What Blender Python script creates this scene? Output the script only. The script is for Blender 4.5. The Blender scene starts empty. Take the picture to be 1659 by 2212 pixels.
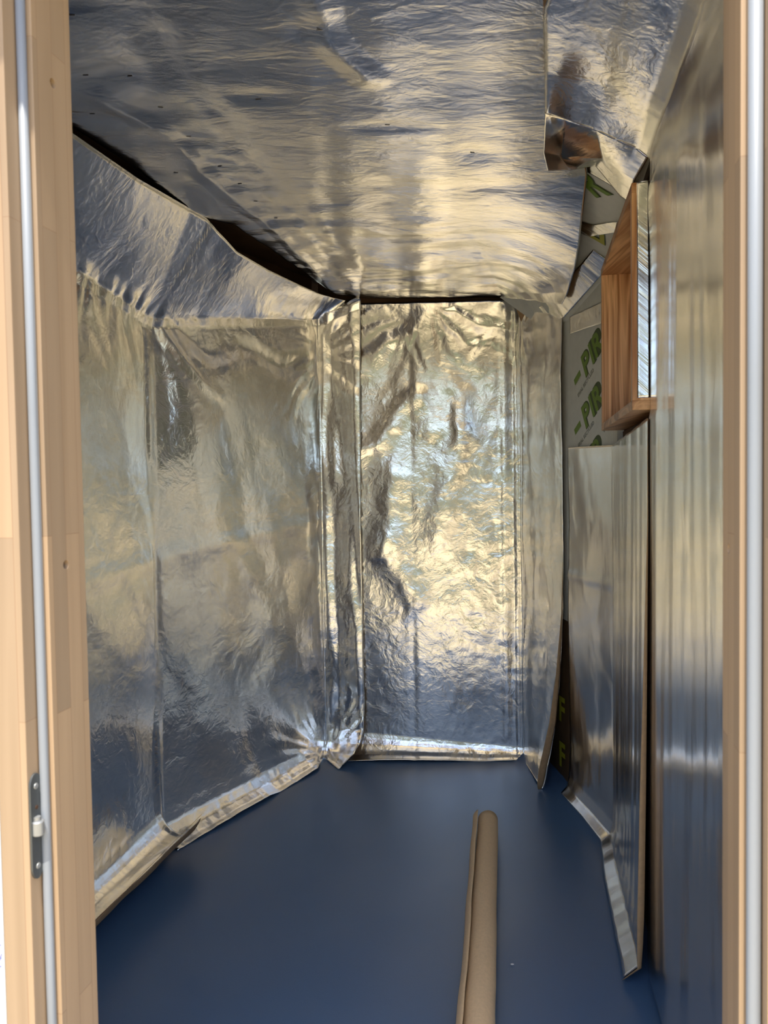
import bpy, bmesh, math, random
import numpy as np
from mathutils import Vector, Matrix

C = bpy.context.scene.collection
SC = bpy.context.scene

# ------------------------------------------------------------------ camera, world, sun, exposure
F_PX, CAM_H, ROLL, PITCH = 1662.0, 1.3, 0.0150, math.radians(2.1)
cam_d = bpy.data.cameras.new('camera')
cam = bpy.data.objects.new('camera', cam_d); C.objects.link(cam); SC.camera = cam
cam_d.sensor_fit = 'VERTICAL'; cam_d.sensor_height = 34.6
cam_d.lens = 34.6 * F_PX / 2212
cam.matrix_world = (Matrix.Translation((0, 0, CAM_H)) @ Matrix.Rotation(math.pi/2 - PITCH, 4, 'X')
                    @ Matrix.Rotation(-ROLL, 4, 'Z'))
cam_d.clip_start = 0.05
cam_d.dof.use_dof = True; cam_d.dof.focus_distance = 3.2; cam_d.dof.aperture_fstop = 8.5

SC.view_settings.view_transform = 'Standard'; SC.view_settings.look = 'None'
SC.view_settings.gamma = 1.0; SC.view_settings.use_curve_mapping = False
SC.view_settings.exposure = 0.58
SC.cycles.max_bounces = 14; SC.cycles.glossy_bounces = 10; SC.cycles.diffuse_bounces = 5
SC.cycles.transmission_bounces = 6
SC.cycles.sample_clamp_indirect = 8.0

SUN_EL, SUN_AZ = math.radians(69), math.radians(-8)      # azimuth measured from straight behind the camera
world = bpy.data.worlds.new('world'); SC.world = world; world.use_nodes = True
nt = world.node_tree; nt.nodes.clear()
sky = nt.nodes.new('ShaderNodeTexSky'); sky.sky_type = 'NISHITA'; sky.sun_disc = False
sky.sun_elevation = SUN_EL; sky.sun_rotation = math.pi + SUN_AZ; sky.altitude = 100; sky.air_density = 1.0; sky.dust_density = 2.0
bg = nt.nodes.new('ShaderNodeBackground'); bg.inputs[1].default_value = 0.27
wo = nt.nodes.new('ShaderNodeOutputWorld')
nt.links.new(sky.outputs[0], bg.inputs[0]); nt.links.new(bg.outputs[0], wo.inputs[0])
sun_d = bpy.data.lights.new('sun', 'SUN'); sun_d.energy = 4.8; sun_d.angle = math.radians(0.6); sun_d.color = (1, .93, .80)
sun = bpy.data.objects.new('sun', sun_d); C.objects.link(sun)
sd = Vector((math.sin(SUN_AZ)*math.cos(SUN_EL), -math.cos(SUN_AZ)*math.cos(SUN_EL), math.sin(SUN_EL)))
sun.rotation_euler = sd.to_track_quat('Z', 'Y').to_euler(); sun.location = sd*8

# ------------------------------------------------------------------ materials
def new_mat(name):
    m = bpy.data.materials.new(name); m.use_nodes = True
    n = m.node_tree.nodes; return m, n, m.node_tree.links, n['Principled BSDF']

def plain(name, col, rough=.5, metal=0., noise=0., scale=20., bump=0.):
    m, n, l, b = new_mat(name)
    b.inputs['Base Color'].default_value = (*col, 1); b.inputs['Roughness'].default_value = rough
    b.inputs['Metallic'].default_value = metal
    if noise or bump:
        tc = n.new('ShaderNodeTexCoord'); nz = n.new('ShaderNodeTexNoise'); nz.inputs['Scale'].default_value = scale
        nz.inputs['Detail'].default_value = 6; l.new(tc.outputs['Object'], nz.inputs['Vector'])
        if noise:
            r = n.new('ShaderNodeValToRGB')
            r.color_ramp.elements[0].color = (*[c*(1-noise) for c in col], 1); r.color_ramp.elements[0].position = .3
            r.color_ramp.elements[1].color = (*[min(1, c*(1+noise)) for c in col], 1); r.color_ramp.elements[1].position = .7
            l.new(nz.outputs['Fac'], r.inputs['Fac']); l.new(r.outputs['Color'], b.inputs['Base Color'])
        if bump:
            bp = n.new('ShaderNodeBump'); bp.inputs['Strength'].default_value = 1; bp.inputs['Distance'].default_value = bump
            l.new(nz.outputs['Fac'], bp.inputs['Height']); l.new(bp.outputs['Normal'], b.inputs['Normal'])
    return m

def foil_mat(name, rough, bump, sx, sy, col=(.89, .875, .85)):
    """aluminium foil: metallic, with fine crinkles in the sheet's own metre coordinates (sx, sy stretch)"""
    m, n, l, b = new_mat(name)
    b.inputs['Base Color'].default_value = (*col, 1); b.inputs['Metallic'].default_value = 1
    uv = n.new('ShaderNodeUVMap'); uv.uv_map = 'metres'
    mp = n.new('ShaderNodeMapping'); mp.inputs['Scale'].default_value = (sx, sy, 1)
    l.new(uv.outputs['UV'], mp.inputs['Vector'])
    wn = n.new('ShaderNodeTexNoise'); wn.inputs['Scale'].default_value = 5; wn.inputs['Detail'].default_value = 3
    l.new(mp.outputs['Vector'], wn.inputs['Vector'])
    add = n.new('ShaderNodeMixRGB'); add.blend_type = 'LINEAR_LIGHT'; add.inputs['Fac'].default_value = .12
    l.new(mp.outputs['Vector'], add.inputs[1]); l.new(wn.outputs['Color'], add.inputs[2])
    vo = n.new('ShaderNodeTexVoronoi'); vo.feature = 'F1'; vo.distance = 'MINKOWSKI' if False else 'EUCLIDEAN'
    vo.inputs['Scale'].default_value = 9
    l.new(add.outputs['Color'], vo.inputs['Vector'])
    nz = n.new('ShaderNodeTexNoise'); nz.inputs['Scale'].default_value = 22; nz.inputs['Detail'].default_value = 5
    nz.inputs['Roughness'].default_value = .55
    l.new(add.outputs['Color'], nz.inputs['Vector'])
    ma = n.new('ShaderNodeMath'); ma.operation = 'MULTIPLY_ADD'; ma.inputs[1].default_value = .55
    l.new(vo.outputs['Distance'], ma.inputs[0]); l.new(nz.outputs['Fac'], ma.inputs[2])
    bp = n.new('ShaderNodeBump'); bp.inputs['Strength'].default_value = 1; bp.inputs['Distance'].default_value = bump
    l.new(ma.outputs[0], bp.inputs['Height']); l.new(bp.outputs['Normal'], b.inputs['Normal'])
    rn = n.new('ShaderNodeTexNoise'); rn.inputs['Scale'].default_value = 3
    l.new(mp.outputs['Vector'], rn.inputs['Vector'])
    mr = n.new('ShaderNodeMapRange'); mr.inputs['To Min'].default_value = rough*.75; mr.inputs['To Max'].default_value = rough*1.25
    l.new(rn.outputs['Fac'], mr.inputs['Value']); l.new(mr.outputs[0], b.inputs['Roughness'])
    return m

def wood_mat(name, c1, c2, rough, scale_across, stave=None, along='z', ring=7., bumpd=.0002):
    """grain running along one object axis; optional finger-jointed staves"""
    m, n, l, b = new_mat(name)
    b.inputs['Roughness'].default_value = rough
    tc = n.new('ShaderNodeTexCoord'); mp = n.new('ShaderNodeMapping')
    sc = {'z': (scale_across, scale_across, scale_across*.05), 'x': (scale_across*.05, scale_across, scale_across),
          'y': (scale_across, scale_across*.05, scale_across)}[along]
    mp.inputs['Scale'].default_value = sc
    l.new(tc.outputs['Object'], mp.inputs['Vector'])
    nz = n.new('ShaderNodeTexNoise'); nz.inputs['Scale'].default_value = 1; nz.inputs['Detail'].default_value = 4
    nz.inputs['Distortion'].default_value = .6
    l.new(mp.outputs['Vector'], nz.inputs['Vector'])
    mu = n.new('ShaderNodeMath'); mu.operation = 'MULTIPLY'; mu.inputs[1].default_value = ring
    fr = n.new('ShaderNodeMath'); fr.operation = 'PINGPONG'; fr.inputs[1].default_value = 1
    l.new(nz.outputs['Fac'], mu.inputs[0]); l.new(mu.outputs[0], fr.inputs[0])
    r = n.new('ShaderNodeValToRGB')
    r.color_ramp.elements[0].color = (*c1, 1); r.color_ramp.elements[1].color = (*c2, 1)
    l.new(fr.outputs[0], r.inputs['Fac'])
    out = r.outputs['Color']
    if stave:
        bt = n.new('ShaderNodeTexBrick'); bt.inputs['Scale'].default_value = 1
        bt.inputs['Brick Width'].default_value = .62; bt.inputs['Row Height'].default_value = stave
        bt.inputs['Mortar Size'].default_value = .0004; bt.offset = .37
        bt.inputs['Color1'].default_value = (.80, .80, .80, 1); bt.inputs['Color2'].default_value = (1.12, 1.08, 1.02, 1)
        bt.inputs['Mortar'].default_value = (.7, .6, .55, 1)
        sp = n.new('ShaderNodeSeparateXYZ'); cb = n.new('ShaderNodeCombineXYZ')
        sm = n.new('ShaderNodeMath'); sm.operation = 'ADD'
        l.new(tc.outputs['Object'], sp.inputs[0]); l.new(sp.outputs['Z'], cb.inputs['X'])
        l.new(sp.outputs['X'], sm.inputs[0]); l.new(sp.outputs['Y'], sm.inputs[1]); l.new(sm.outputs[0], cb.inputs['Y'])
        l.new(cb.outputs[0], bt.inputs['Vector'])
        mx = n.new('ShaderNodeMixRGB'); mx.blend_type = 'MULTIPLY'; mx.inputs['Fac'].default_value = 1
        l.new(out, mx.inputs[1]); l.new(bt.outputs['Color'], mx.inputs[2]); out = mx.outputs['Color']
    l.new(out, b.inputs['Base Color'])
    bp = n.new('ShaderNodeBump'); bp.inputs['Distance'].default_value = bumpd
    l.new(fr.outputs[0], bp.inputs['Height']); l.new(bp.outputs['Normal'], b.inputs['Normal'])
    return m

M = {}
M['foil'] = foil_mat('foil', .19, .0019, 1.3, 1.3)
M['foil_calm'] = foil_mat('foil_calm', .20, .0008, 1, .8)
M['foil_long'] = foil_mat('foil_long', .19, .0009, 1.0, .16)
M['foil_ceiling'] = foil_mat('foil_ceiling', .18, .0017, .8, 1.6)
M['tape'] = foil_mat('tape', .17, .0022, 1.5, 1.5, (.9,.9,.89))
M['kraft'] = plain('kraft', (.40, .255, .13), .75, noise=.10, scale=60, bump=.0004)
M['roll_paper'] = plain('roll_paper', (.88, .63, .36), .7, noise=.05, scale=140, bump=.0003)
M['board'] = plain('board', (.62, .63, .58), .38, noise=.05, scale=30)
M['dark_ply'] = plain('dark_ply', (.10, .05, .022), .8, noise=.3, scale=8)
M['shaded_board'] = plain('shaded_board', (.13, .075, .035), .55, noise=.2, scale=10)  # shade and kraft reflection in the gap painted into the board colour
M['green_ink'] = plain('green_ink', (.16, .27, .03), .5)
M['dark_ink'] = plain('dark_ink', (.05, .08, .02), .5)
M['grey_ink'] = plain('grey_ink', (.22, .23, .20), .5)
M['yellow_ink'] = plain('yellow_ink', (.42, .40, .03), .5)
M['pine'] = wood_mat('pine', (.45, .32, .205), (.36, .25, .155), .55, 14, stave=.034, ring=4)
M['stained'] = wood_mat('stained', (.86, .52, .27), (.38, .16, .055), .42, 20, ring=11)
M['stained_flat'] = wood_mat('stained_flat', (.74, .43, .21), (.34, .145, .05), .42, 15, along='y', ring=10)
M['seal'] = plain('seal', (.29, .315, .35), .45)
M['grey_metal'] = plain('grey_metal', (.12, .13, .135), .45, metal=.6)
M['zinc'] = plain('zinc', (.36, .37, .37), .45, metal=.5)
M['dark_hole'] = plain('dark_hole', (.08, .04, .02), .9)
M['white_wrap'] = plain('white_wrap', (.86, .87, .88), .6)
M['blue_ink'] = plain('blue_ink', (.06, .07, .38), .5)
M['staple'] = plain('staple', (.05, .05, .055), .4, metal=.5)
M['speck'] = plain('speck', (.8, .8, .78), .6)

def floor_mat():
    m, n, l, b = new_mat('blue_sheet')
    b.inputs['Base Color'].default_value = (.070, .140, .265, 1)
    b.inputs['Specular IOR Level'].default_value = .62
    tc = n.new('ShaderNodeTexCoord')
    nz = n.new('ShaderNodeTexNoise'); nz.inputs['Scale'].default_value = 3.5; nz.inputs['Detail'].default_value = 7
    l.new(tc.outputs['Object'], nz.inputs['Vector'])
    mr = n.new('ShaderNodeMapRange'); mr.inputs['To Min'].default_value = .30; mr.inputs['To Max'].default_value = .42
    l.new(nz.outputs['Fac'], mr.inputs['Value']); l.new(mr.outputs[0], b.inputs['Roughness'])
    n2 = n.new('ShaderNodeTexNoise'); n2.inputs['Scale'].default_value = 420; n2.inputs['Detail'].default_value = 2
    l.new(tc.outputs['Object'], n2.inputs['Vector'])
    bp = n.new('ShaderNodeBump'); bp.inputs['Distance'].default_value = .00025
    l.new(n2.outputs['Fac'], bp.inputs['Height']); l.new(bp.outputs['Normal'], b.inputs['Normal'])
    return m
M['blue_sheet'] = floor_mat()

def glass_mat():
    m, n, l, b = new_mat('window_glass')
    b.inputs['Transmission Weight'].default_value = 1; b.inputs['Roughness'].default_value = 0
    b.inputs['Base Color'].default_value = (.97, .99, .98, 1); b.inputs['IOR'].default_value = 1.45
    return m
M['glass'] = glass_mat()

def ground_mat():
    m, n, l, b = new_mat('dry_ground')
    tc = n.new('ShaderNodeTexCoord'); nz = n.new('ShaderNodeTexNoise'); nz.inputs['Scale'].default_value = 1.2; nz.inputs['Detail'].default_value = 8
    l.new(tc.outputs['Object'], nz.inputs['Vector'])
    r = n.new('ShaderNodeValToRGB')
    r.color_ramp.elements[0].color = (.51, .40, .21, 1); r.color_ramp.elements[0].position = .3
    r.color_ramp.elements[1].color = (.67, .55, .32, 1); r.color_ramp.elements[1].position = .7
    l.new(nz.outputs['Fac'], r.inputs['Fac']); l.new(r.outputs['Color'], b.inputs['Base Color'])
    b.inputs['Roughness'].default_value = .9
    return m
M['ground'] = ground_mat()
M['hedge'] = plain('hedge', (.19, .20, .085), .85, noise=.45, scale=3, bump=.05)

# ------------------------------------------------------------------ object helpers
def link(name, me, mats, parent=None):
    o = bpy.data.objects.new(name, me); C.objects.link(o)
    if mats is not None:
        for m in (mats if isinstance(mats, (list, tuple)) else [mats]): o.data.materials.append(m)
    if parent: o.parent = parent
    return o
def tag(o, label, cat, group=None):
    o['label'] = label; o['category'] = cat
    if group: o['group'] = group
    return o
def struct(o, label=None, cat=None):
    o['kind'] = 'structure'
    if label: o['label'] = label
    if cat: o['category'] = cat
    return o
def empty(name, loc=(0, 0, 0)):
    o = bpy.data.objects.new(name, None); C.objects.link(o); o.location = loc
    return o
def bm_obj(name, bm, mats, parent=None, smooth=False):
    me = bpy.data.meshes.new(name); bm.normal_update(); bm.to_mesh(me); bm.free()
    if smooth: me.polygons.foreach_set('use_smooth', [True]*len(me.polygons))
    return link(name, me, mats, parent)
def prism(bm, poly, z0, z1):
    """vertical prism over a plan polygon; z0/z1 numbers or per-vertex lists"""
    n = len(poly)
    za = z0 if isinstance(z0, (list, tuple)) else [z0]*n
    zb = z1 if isinstance(z1, (list, tuple)) else [z1]*n
    a = [bm.verts.new((p[0], p[1], za[i])) for i, p in enumerate(poly)]
    b = [bm.verts.new((p[0], p[1], zb[i])) for i, p in enumerate(poly)]
    bm.faces.new(a[::-1]); bm.faces.new(b)
    for i in range(n):
        j = (i+1) % n; bm.faces.new((a[i], a[j], b[j], b[i]))
    bmesh.ops.recalc_face_normals(bm, faces=bm.faces[:])
def bevel(bm, w, seg=2):
    bmesh.ops.bevel(bm, geom=bm.edges[:], offset=w, segments=seg, affect='EDGES', profile=.7)
def tube(bm, pts, r, seg=10, cap=True):
    pts = [Vector(p) for p in pts]; rings = []
    for i, p in enumerate(pts):
        t = (pts[min(i+1, len(pts)-1)] - pts[max(i-1, 0)]).normalized()
        up = Vector((0, 0, 1)) if abs(t.z) < .9 else Vector((1, 0, 0))
        a = t.cross(up).normalized(); b = t.cross(a)
        rr = r[i] if isinstance(r, (list, tuple)) else r
        rings.append([bm.verts.new(p + a*math.cos(k*2*math.pi/seg)*rr + b*math.sin(k*2*math.pi/seg)*rr) for k in range(seg)])
    for i in range(len(rings)-1):
        for k in range(seg):
            bm.faces.new((rings[i][k], rings[i][(k+1) % seg], rings[i+1][(k+1) % seg], rings[i+1][k]))
    if cap:
        bm.faces.new(rings[0][::-1]); bm.faces.new(rings[-1])
    bmesh.ops.recalc_face_normals(bm, faces=bm.faces[:])

# ------------------------------------------------------------------ noise in numpy
def _hash(ix, iy, seed):
    h = (ix.astype(np.int64)*374761393 + iy.astype(np.int64)*668265263 + seed*2147483647) & 0xffffffff
    h = ((h ^ (h >> 13))*1274126177) & 0xffffffff
    h = (h ^ (h >> 16)) & 0xffffffff
    return h.astype(np.float64)/4294967296.0*2*math.pi
def gn(x, y, seed=0):
    ix = np.floor(x); iy = np.floor(y); fx = x-ix; fy = y-iy
    def g(dx, dy):
        a = _hash(ix+dx, iy+dy, seed); return np.cos(a)*(fx-dx) + np.sin(a)*(fy-dy)
    u = fx*fx*fx*(fx*(fx*6-15)+10); v = fy*fy*fy*(fy*(fy*6-15)+10)
    return 1.5*((g(0, 0)*(1-u)+g(1, 0)*u)*(1-v) + (g(0, 1)*(1-u)+g(1, 1)*u)*v)
def facets(x, y, seed):
    """tilted facets meeting in straight creases (upper envelope of random paraboloids)"""
    ix = np.floor(x); iy = np.floor(y); h = np.full(np.shape(x), -9.)
    for dx in (-1, 0, 1):
        for dy in (-1, 0, 1):
            jx, jy = ix+dx, iy+dy
            r1 = _hash(jx, jy, seed)/(2*math.pi); r2 = _hash(jx, jy, seed+101)/(2*math.pi)
            t = _hash(jx, jy, seed+202); g = .15+.75*_hash(jx, jy, seed+303)/(2*math.pi)
            ex, ey = x-(jx+.1+.8*r1), y-(jy+.1+.8*r2)
            h = np.maximum(h, g*(np.cos(t)*ex+np.sin(t)*ey)-.85*(ex*ex+ey*ey))
    return h
def crumple(x, y, seed, octv=4, gain=.5, warp=.35):
    """crumpled foil: faceted octaves, softened by a little rounded noise"""
    wx = gn(x*.9+7, y*.9, seed+50)*warp; wy = gn(x*.9, y*.9+3, seed+51)*warp
    x = x+wx; y = y+wy
    h = 0; a = 1.; f = .8
    for k in range(octv):
        c, s = math.cos(.7*k+seed), math.sin(.7*k+seed)
        h = h + a*(.62*facets((x*c-y*s)*f+k*13.7, (x*s+y*c)*f-k*5.1, seed+k)+.30*gn(x*f+k*3.1, y*f, seed+k+20)); a *= gain; f *= 1.9
    return h
def smooth(x, a, b):
    t = np.clip((x-a)/(b-a), 0, 1); return t*t*(3-2*t)
def ridge(x, y, p, q, w, sharp=True):
    """profile of a fold running from p to q (1 on the line, 0 at distance w)"""
    px, py = p; dx, dy = q[0]-px, q[1]-py; L = math.hypot(dx, dy)
    t = np.clip(((x-px)*dx+(y-py)*dy)/(L*L), 0, 1)
    d = np.hypot(x-px-t*dx, y-py-t*dy)/w
    return np.clip(1-d, 0, None) if sharp else np.exp(-d*d*2)
def fan(x, y, c, k, seed, r0=.02, r1=.45):
    """pleats radiating from the point c"""
    dx, dy = x-c[0], y-c[1]; r = np.hypot(dx, dy); th = np.arctan2(dy, dx)
    return np.abs(gn(th*k, r*1.5, seed))*np.clip(r, 0, .16)*smooth(r, 0, r0)*(1-smooth(r, r1*.35, r1))
def side_step(x, y, p, q, w):
    """-1..1 across the line p-q"""
    dx, dy = q[0]-p[0], q[1]-p[1]; L = math.hypot(dx, dy)
    return np.tanh(((x-p[0])*dy-(y-p[1])*dx)/L/w)

# ------------------------------------------------------------------ foil sheets
ROOM = np.array((-.05, 2.4, 1.1))
def grid_from(ctrl, step):
    """ctrl: rows of equal-length lists of 3-D points -> dense (nu, nv, 3) grid, linear between the given points;
    step: spacing, or (spacing, list of row counts)"""
    c = np.array(ctrl, float); counts = None
    if isinstance(step, tuple): step, counts = step
    def dens(c, counts=None):
        out = []
        for i in range(c.shape[0]-1):
            n = counts[i] if counts else max(1, int(math.ceil(np.linalg.norm(c[i+1]-c[i], axis=-1).max()/step)))
            for k in range(n): out.append(c[i]+(c[i+1]-c[i])*k/n)
        out.append(c[-1]); return np.array(out)
    c = dens(c, counts); c = np.swapaxes(dens(np.swapaxes(c, 0, 1)), 0, 1)
    return c
def normals(P):
    du = np.gradient(P, axis=0); dv = np.gradient(P, axis=1)
    n = np.cross(du, dv); n /= np.linalg.norm(n, axis=-1, keepdims=True)+1e-12
    return n
def sheet(name, grids, mat, label=None, cat='foil sheet', parent=None, back='kraft', thick=.0009, flips=None, mat2=None, z2=2.11):
    """grids: list of (ctrl, step, disp(S, T, P) or None, coords(P)->(S, T)); one mesh, kraft paper on the far side"""
    verts, faces, uvs = [], [], []; off = 0
    for gi, (ctrl, step, disp, coords) in enumerate(grids):
        P = grid_from(ctrl, step); S, T = coords(P)
        N = normals(P)
        k = (N*(ROOM-P)).sum(-1)
        sgn = 1 if np.median(k) > 0 else -1
        if flips and flips[gi]: sgn *= flips[gi]
        N = N*sgn
        if disp is not None: P = P + N*disp(S, T, P)[..., None]
        nu, nv = P.shape[:2]
        verts.append(P.reshape(-1, 3)); uvs.append(np.stack([S, T], -1).reshape(-1, 2))
        i = np.arange(nu-1)[:, None]*nv + np.arange(nv-1)[None]
        q = np.stack([i, i+nv, i+nv+1, i+1], -1).reshape(-1, 4)
        if sgn < 0: q = q[:, ::-1]
        faces.append(q+off); off += nu*nv
    V = np.concatenate(verts); Fc = np.concatenate(faces); U = np.concatenate(uvs)
    me = bpy.data.meshes.new(name)
    me.vertices.add(len(V)); me.vertices.foreach_set('co', V.ravel())
    me.loops.add(len(Fc)*4); me.loops.foreach_set('vertex_index', Fc.ravel().astype(np.int32))
    me.polygons.add(len(Fc)); me.polygons.foreach_set('loop_start', np.arange(0, len(Fc)*4, 4, dtype=np.int32))
    me.update(calc_edges=True)
    lay = me.uv_layers.new(name='metres'); lay.data.foreach_set('uv', U[Fc.ravel()].ravel())
    if len(grids) > 1:
        bm = bmesh.new(); bm.from_mesh(me); bmesh.ops.remove_doubles(bm, verts=bm.verts[:], dist=.0006); bm.to_mesh(me); bm.free()
    me.polygons.foreach_set('use_smooth', [True]*len(me.polygons)); me.validate()
    if mat2:
        zc = V[Fc].mean(1)[:, 2]
        if len(me.polygons) == len(Fc): me.polygons.foreach_set('material_index', np.where(zc > z2, 2, 0).astype(np.int32))
    o = link(name, me, [M[mat], M[back]]+([M[mat2], M[back]] if mat2 else []), parent)
    so = o.modifiers.new('paper', 'SOLIDIFY'); so.thickness = thick; so.offset = -1; so.material_offset = 1; so.material_offset_rim = 0
    if label: tag(o, label, cat)
    return o

# plan of the pod (metres; camera at the origin looking along +Y)
A3, A2, A1, AB, BC, CD = (-.95, 1.20), (-1.0, 1.95), (-.908, 2.36), (-.822, 2.742), (-.299, 3.651), (.638, 3.58)
EF, E1, EB, FN = (.812, 2.711), (.743, 3.149), (.715, 3.43), (.52, 1.14)
def lerp(a, b, t): return tuple(a[i]+(b[i]-a[i])*t for i in range(len(a)))
def fx(Y): return EF[0]-.1857*(EF[1]-Y)
def offs(p, q, d):
    """p, q shifted to the outside by d (room lies to the right of p->q)"""
    dx, dy = q[0]-p[0], q[1]-p[1]; L = math.hypot(dx, dy)
    n = (-dy/L*d, dx/L*d)
    return (p[0]+n[0], p[1]+n[1]), (q[0]+n[0], q[1]+n[1])

# ------------------------------------------------------------------ the setting
def mitred(pts, d):
    out = []
    for i, p in enumerate(pts):
        ns = []
        for a, b in ((i-1, i), (i, i+1)):
            if 0 <= a and b < len(pts):
                dx, dy = pts[b][0]-pts[a][0], pts[b][1]-pts[a][1]; L = math.hypot(dx, dy); ns.append((-dy/L, dx/L))
        if len(ns) == 1: n = ns[0]; k = 1
        else:
            n = (ns[0][0]+ns[1][0], ns[0][1]+ns[1][1]); L = math.hypot(*n); n = (n[0]/L, n[1]/L)
            k = 1/max(.3, n[0]*ns[0][0]+n[1]*ns[0][1])
        out.append((p[0]+n[0]*d*k, p[1]+n[1]*d*k))
    return out
def strip(bm, pts, d0, d1, z0, z1):
    a, b = mitred(pts, d0), mitred(pts, d1)
    for i in range(len(pts)-1): prism(bm, [a[i], a[i+1], b[i+1], b[i]], z0, z1)

bm = bmesh.new(); strip(bm, [A3, A2, AB, BC], .03, .09, -.05, 2.30)
struct(bm_obj('wall_left', bm, M['dark_ply']))
bm = bmesh.new(); strip(bm, [BC, CD], .03, .09, -.05, 2.30)
struct(bm_obj('wall_back', bm, M['dark_ply']))
WN, WF = .012, .905                                   # window opening along the F wall, from 1.925 on
def fp(t, o):                                         # point on the F wall: t metres on from the window's near side, o metres outwards
    f = (.1826, .9832); g = (.9832, -.1826); p0 = (fx(1.925), 1.925)
    return (p0[0]+f[0]*t+g[0]*o, p0[1]+f[1]*t+g[1]*o)
bm = bmesh.new()
strip(bm, [CD, EB, E1, EF], .05, .11, -.05, 2.30)
prism(bm, [fp(-.82, .03), fp(.80, .03), fp(.80, .10), fp(-.82, .10)], -.05, 1.47)
prism(bm, [fp(-.82, .03), fp(.80, .03), fp(.80, .10), fp(-.82, .10)], 2.04, 2.30)
prism(bm, [fp(-.82, .03), fp(0, .03), fp(0, .10), fp(-.82, .10)], 1.47, 2.04)
struct(bm_obj('wall_right', bm, M['dark_ply']))
bm = bmesh.new(); prism(bm, [(-1.25, .80), (-1.25, 3.95), (1.0, 3.95), (1.0, .72)], 2.27, 2.33)
struct(bm_obj('ceiling', bm, M['dark_ply']))

# floor: blue plastic sheet, turned up a little along the right-hand wall
nx, ny = 90, 124
bm = bmesh.new(); vv = []
for j in range(ny+1):
    for i in range(nx+1):
        x = -1.13+2.03*i/nx; y = .72+3.1*j/ny
        z = 0.
        for p, q in ((EB, E1), (E1, EF), (CD, EB)):
            dx, dy = q[0]-p[0], q[1]-p[1]; L = math.hypot(dx, dy)
            t = ((x-p[0])*dx+(y-p[1])*dy)/L/L
            d = ((x-p[0])*(-dy)+(y-p[1])*dx)/L            # > 0 outside
            if -.25 < t < 1.15 and d > -.09: z = max(z, .045*min(1, (d+.09)/.11)**2)
        z += .0012*math.sin(3.1*x+1.7*y)+.001*math.sin(7*y-4*x)
        vv.append(bm.verts.new((x, y, z)))
for j in range(ny):
    for i in range(nx):
        a = j*(nx+1)+i; bm.faces.new((vv[a], vv[a+1], vv[a+nx+2], vv[a+nx+1]))
fl = struct(bm_obj('floor', bm, M['blue_sheet'], smooth=True))
so = fl.modifiers.new('thick', 'SOLIDIFY'); so.thickness = .004; so.offset = -1

# front wall and door
PL, PR, ED, ND = (-.41, 1.05), (.388, .881), (.978, -.207), (.207, .978)
def dl(a, b): return (PL[0]+ED[0]*a+ND[0]*b, PL[1]+ED[1]*a+ND[1]*b)
def dr(a, b): return (PR[0]+ED[0]*a+ND[0]*b, PR[1]+ED[1]*a+ND[1]*b)
bm = bmesh.new()
prism(bm, [dl(-.061, -.01), dl(-.63, -.01), dl(-.63, -.09), dl(-.061, -.09)], -.05, 2.30)
prism(bm, [dr(.061, -.01), dr(.20, -.01), dr(.20, -.09), dr(.061, -.09)], -.05, 2.30)
prism(bm, [dl(-.061, -.01), dr(.061, -.01), dr(.061, -.09), dl(-.061, -.09)], 2.13, 2.30)
struct(bm_obj('wall_front', bm, M['foil_calm']))

def cut(o, cyls):
    for (p, d, r1, r2, h) in cyls:
        b2 = bmesh.new()
        mt = Matrix.Translation(p) @ Vector(d).to_track_quat('Z', 'Y').to_matrix().to_4x4()
        bmesh.ops.create_cone(b2, cap_ends=True, segments=20, radius1=r1, radius2=r2, depth=h, matrix=mt)
        c = bm_obj('cutter', b2, None); c.location = o.parent.location; bpy.context.view_layer.update()
        md = o.modifiers.new('b', 'BOOLEAN'); md.object = c; md.operation = 'DIFFERENCE'; md.solver = 'EXACT'
        dg = bpy.context.evaluated_depsgraph_get(); dg.update()
        me = bpy.data.meshes.new_from_object(o.evaluated_get(dg)); o.modifiers.clear(); o.data = me
        bpy.data.objects.remove(c)
door = struct(empty('door_1', (*dl(.41, -.05), 0)), 'open pine doorway frame the view looks through, both jambs and head', 'door frame')
DL = Matrix.Translation((-dl(.41, -.05)[0], -dl(.41, -.05)[1], 0))
def dpart(name, bm, mat, parent=None, smooth=False):
    bmesh.ops.transform(bm, matrix=DL, verts=bm.verts[:]) if parent is None else None
    return bm_obj(name, bm, mat, parent or door, smooth)
bm = bmesh.new()
prism(bm, [dl(0, 0), dl(0, -.08), dl(-.0165, -.08), dl(-.0165, -.111), dl(-.057, -.111), dl(-.057, 0)], -.02, 2.06)
bevel(bm, .0015)
jl = dpart('jamb', bm, M['pine']); jl['label'] = 'left pine jamb with hinge'
bm = bmesh.new()
prism(bm, [dr(0, 0), dr(0, -.08), dr(.0205, -.08), dr(.0205, -.11), dr(.06, -.11), dr(.06, 0)], -.02, 2.06)
bevel(bm, .0015)
jr = dpart('jamb', bm, M['pine']); jr['label'] = 'right pine jamb'
bm = bmesh.new(); prism(bm, [dl(-.06, 0), dr(.06, 0), dr(.06, -.11), dl(-.06, -.11)], 2.06, 2.13); bevel(bm, .002)
dpart('head', bm, M['pine'])
bm = bmesh.new(); prism(bm, [dl(-.06, .0), dr(.06, .0), dr(.06, -.11), dl(-.06, -.11)], -.06, .012); bevel(bm, .002)
dpart('threshold', bm, M['pine'])
def loc3(p2, z): return DL @ Vector((p2[0], p2[1], z))
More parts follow.
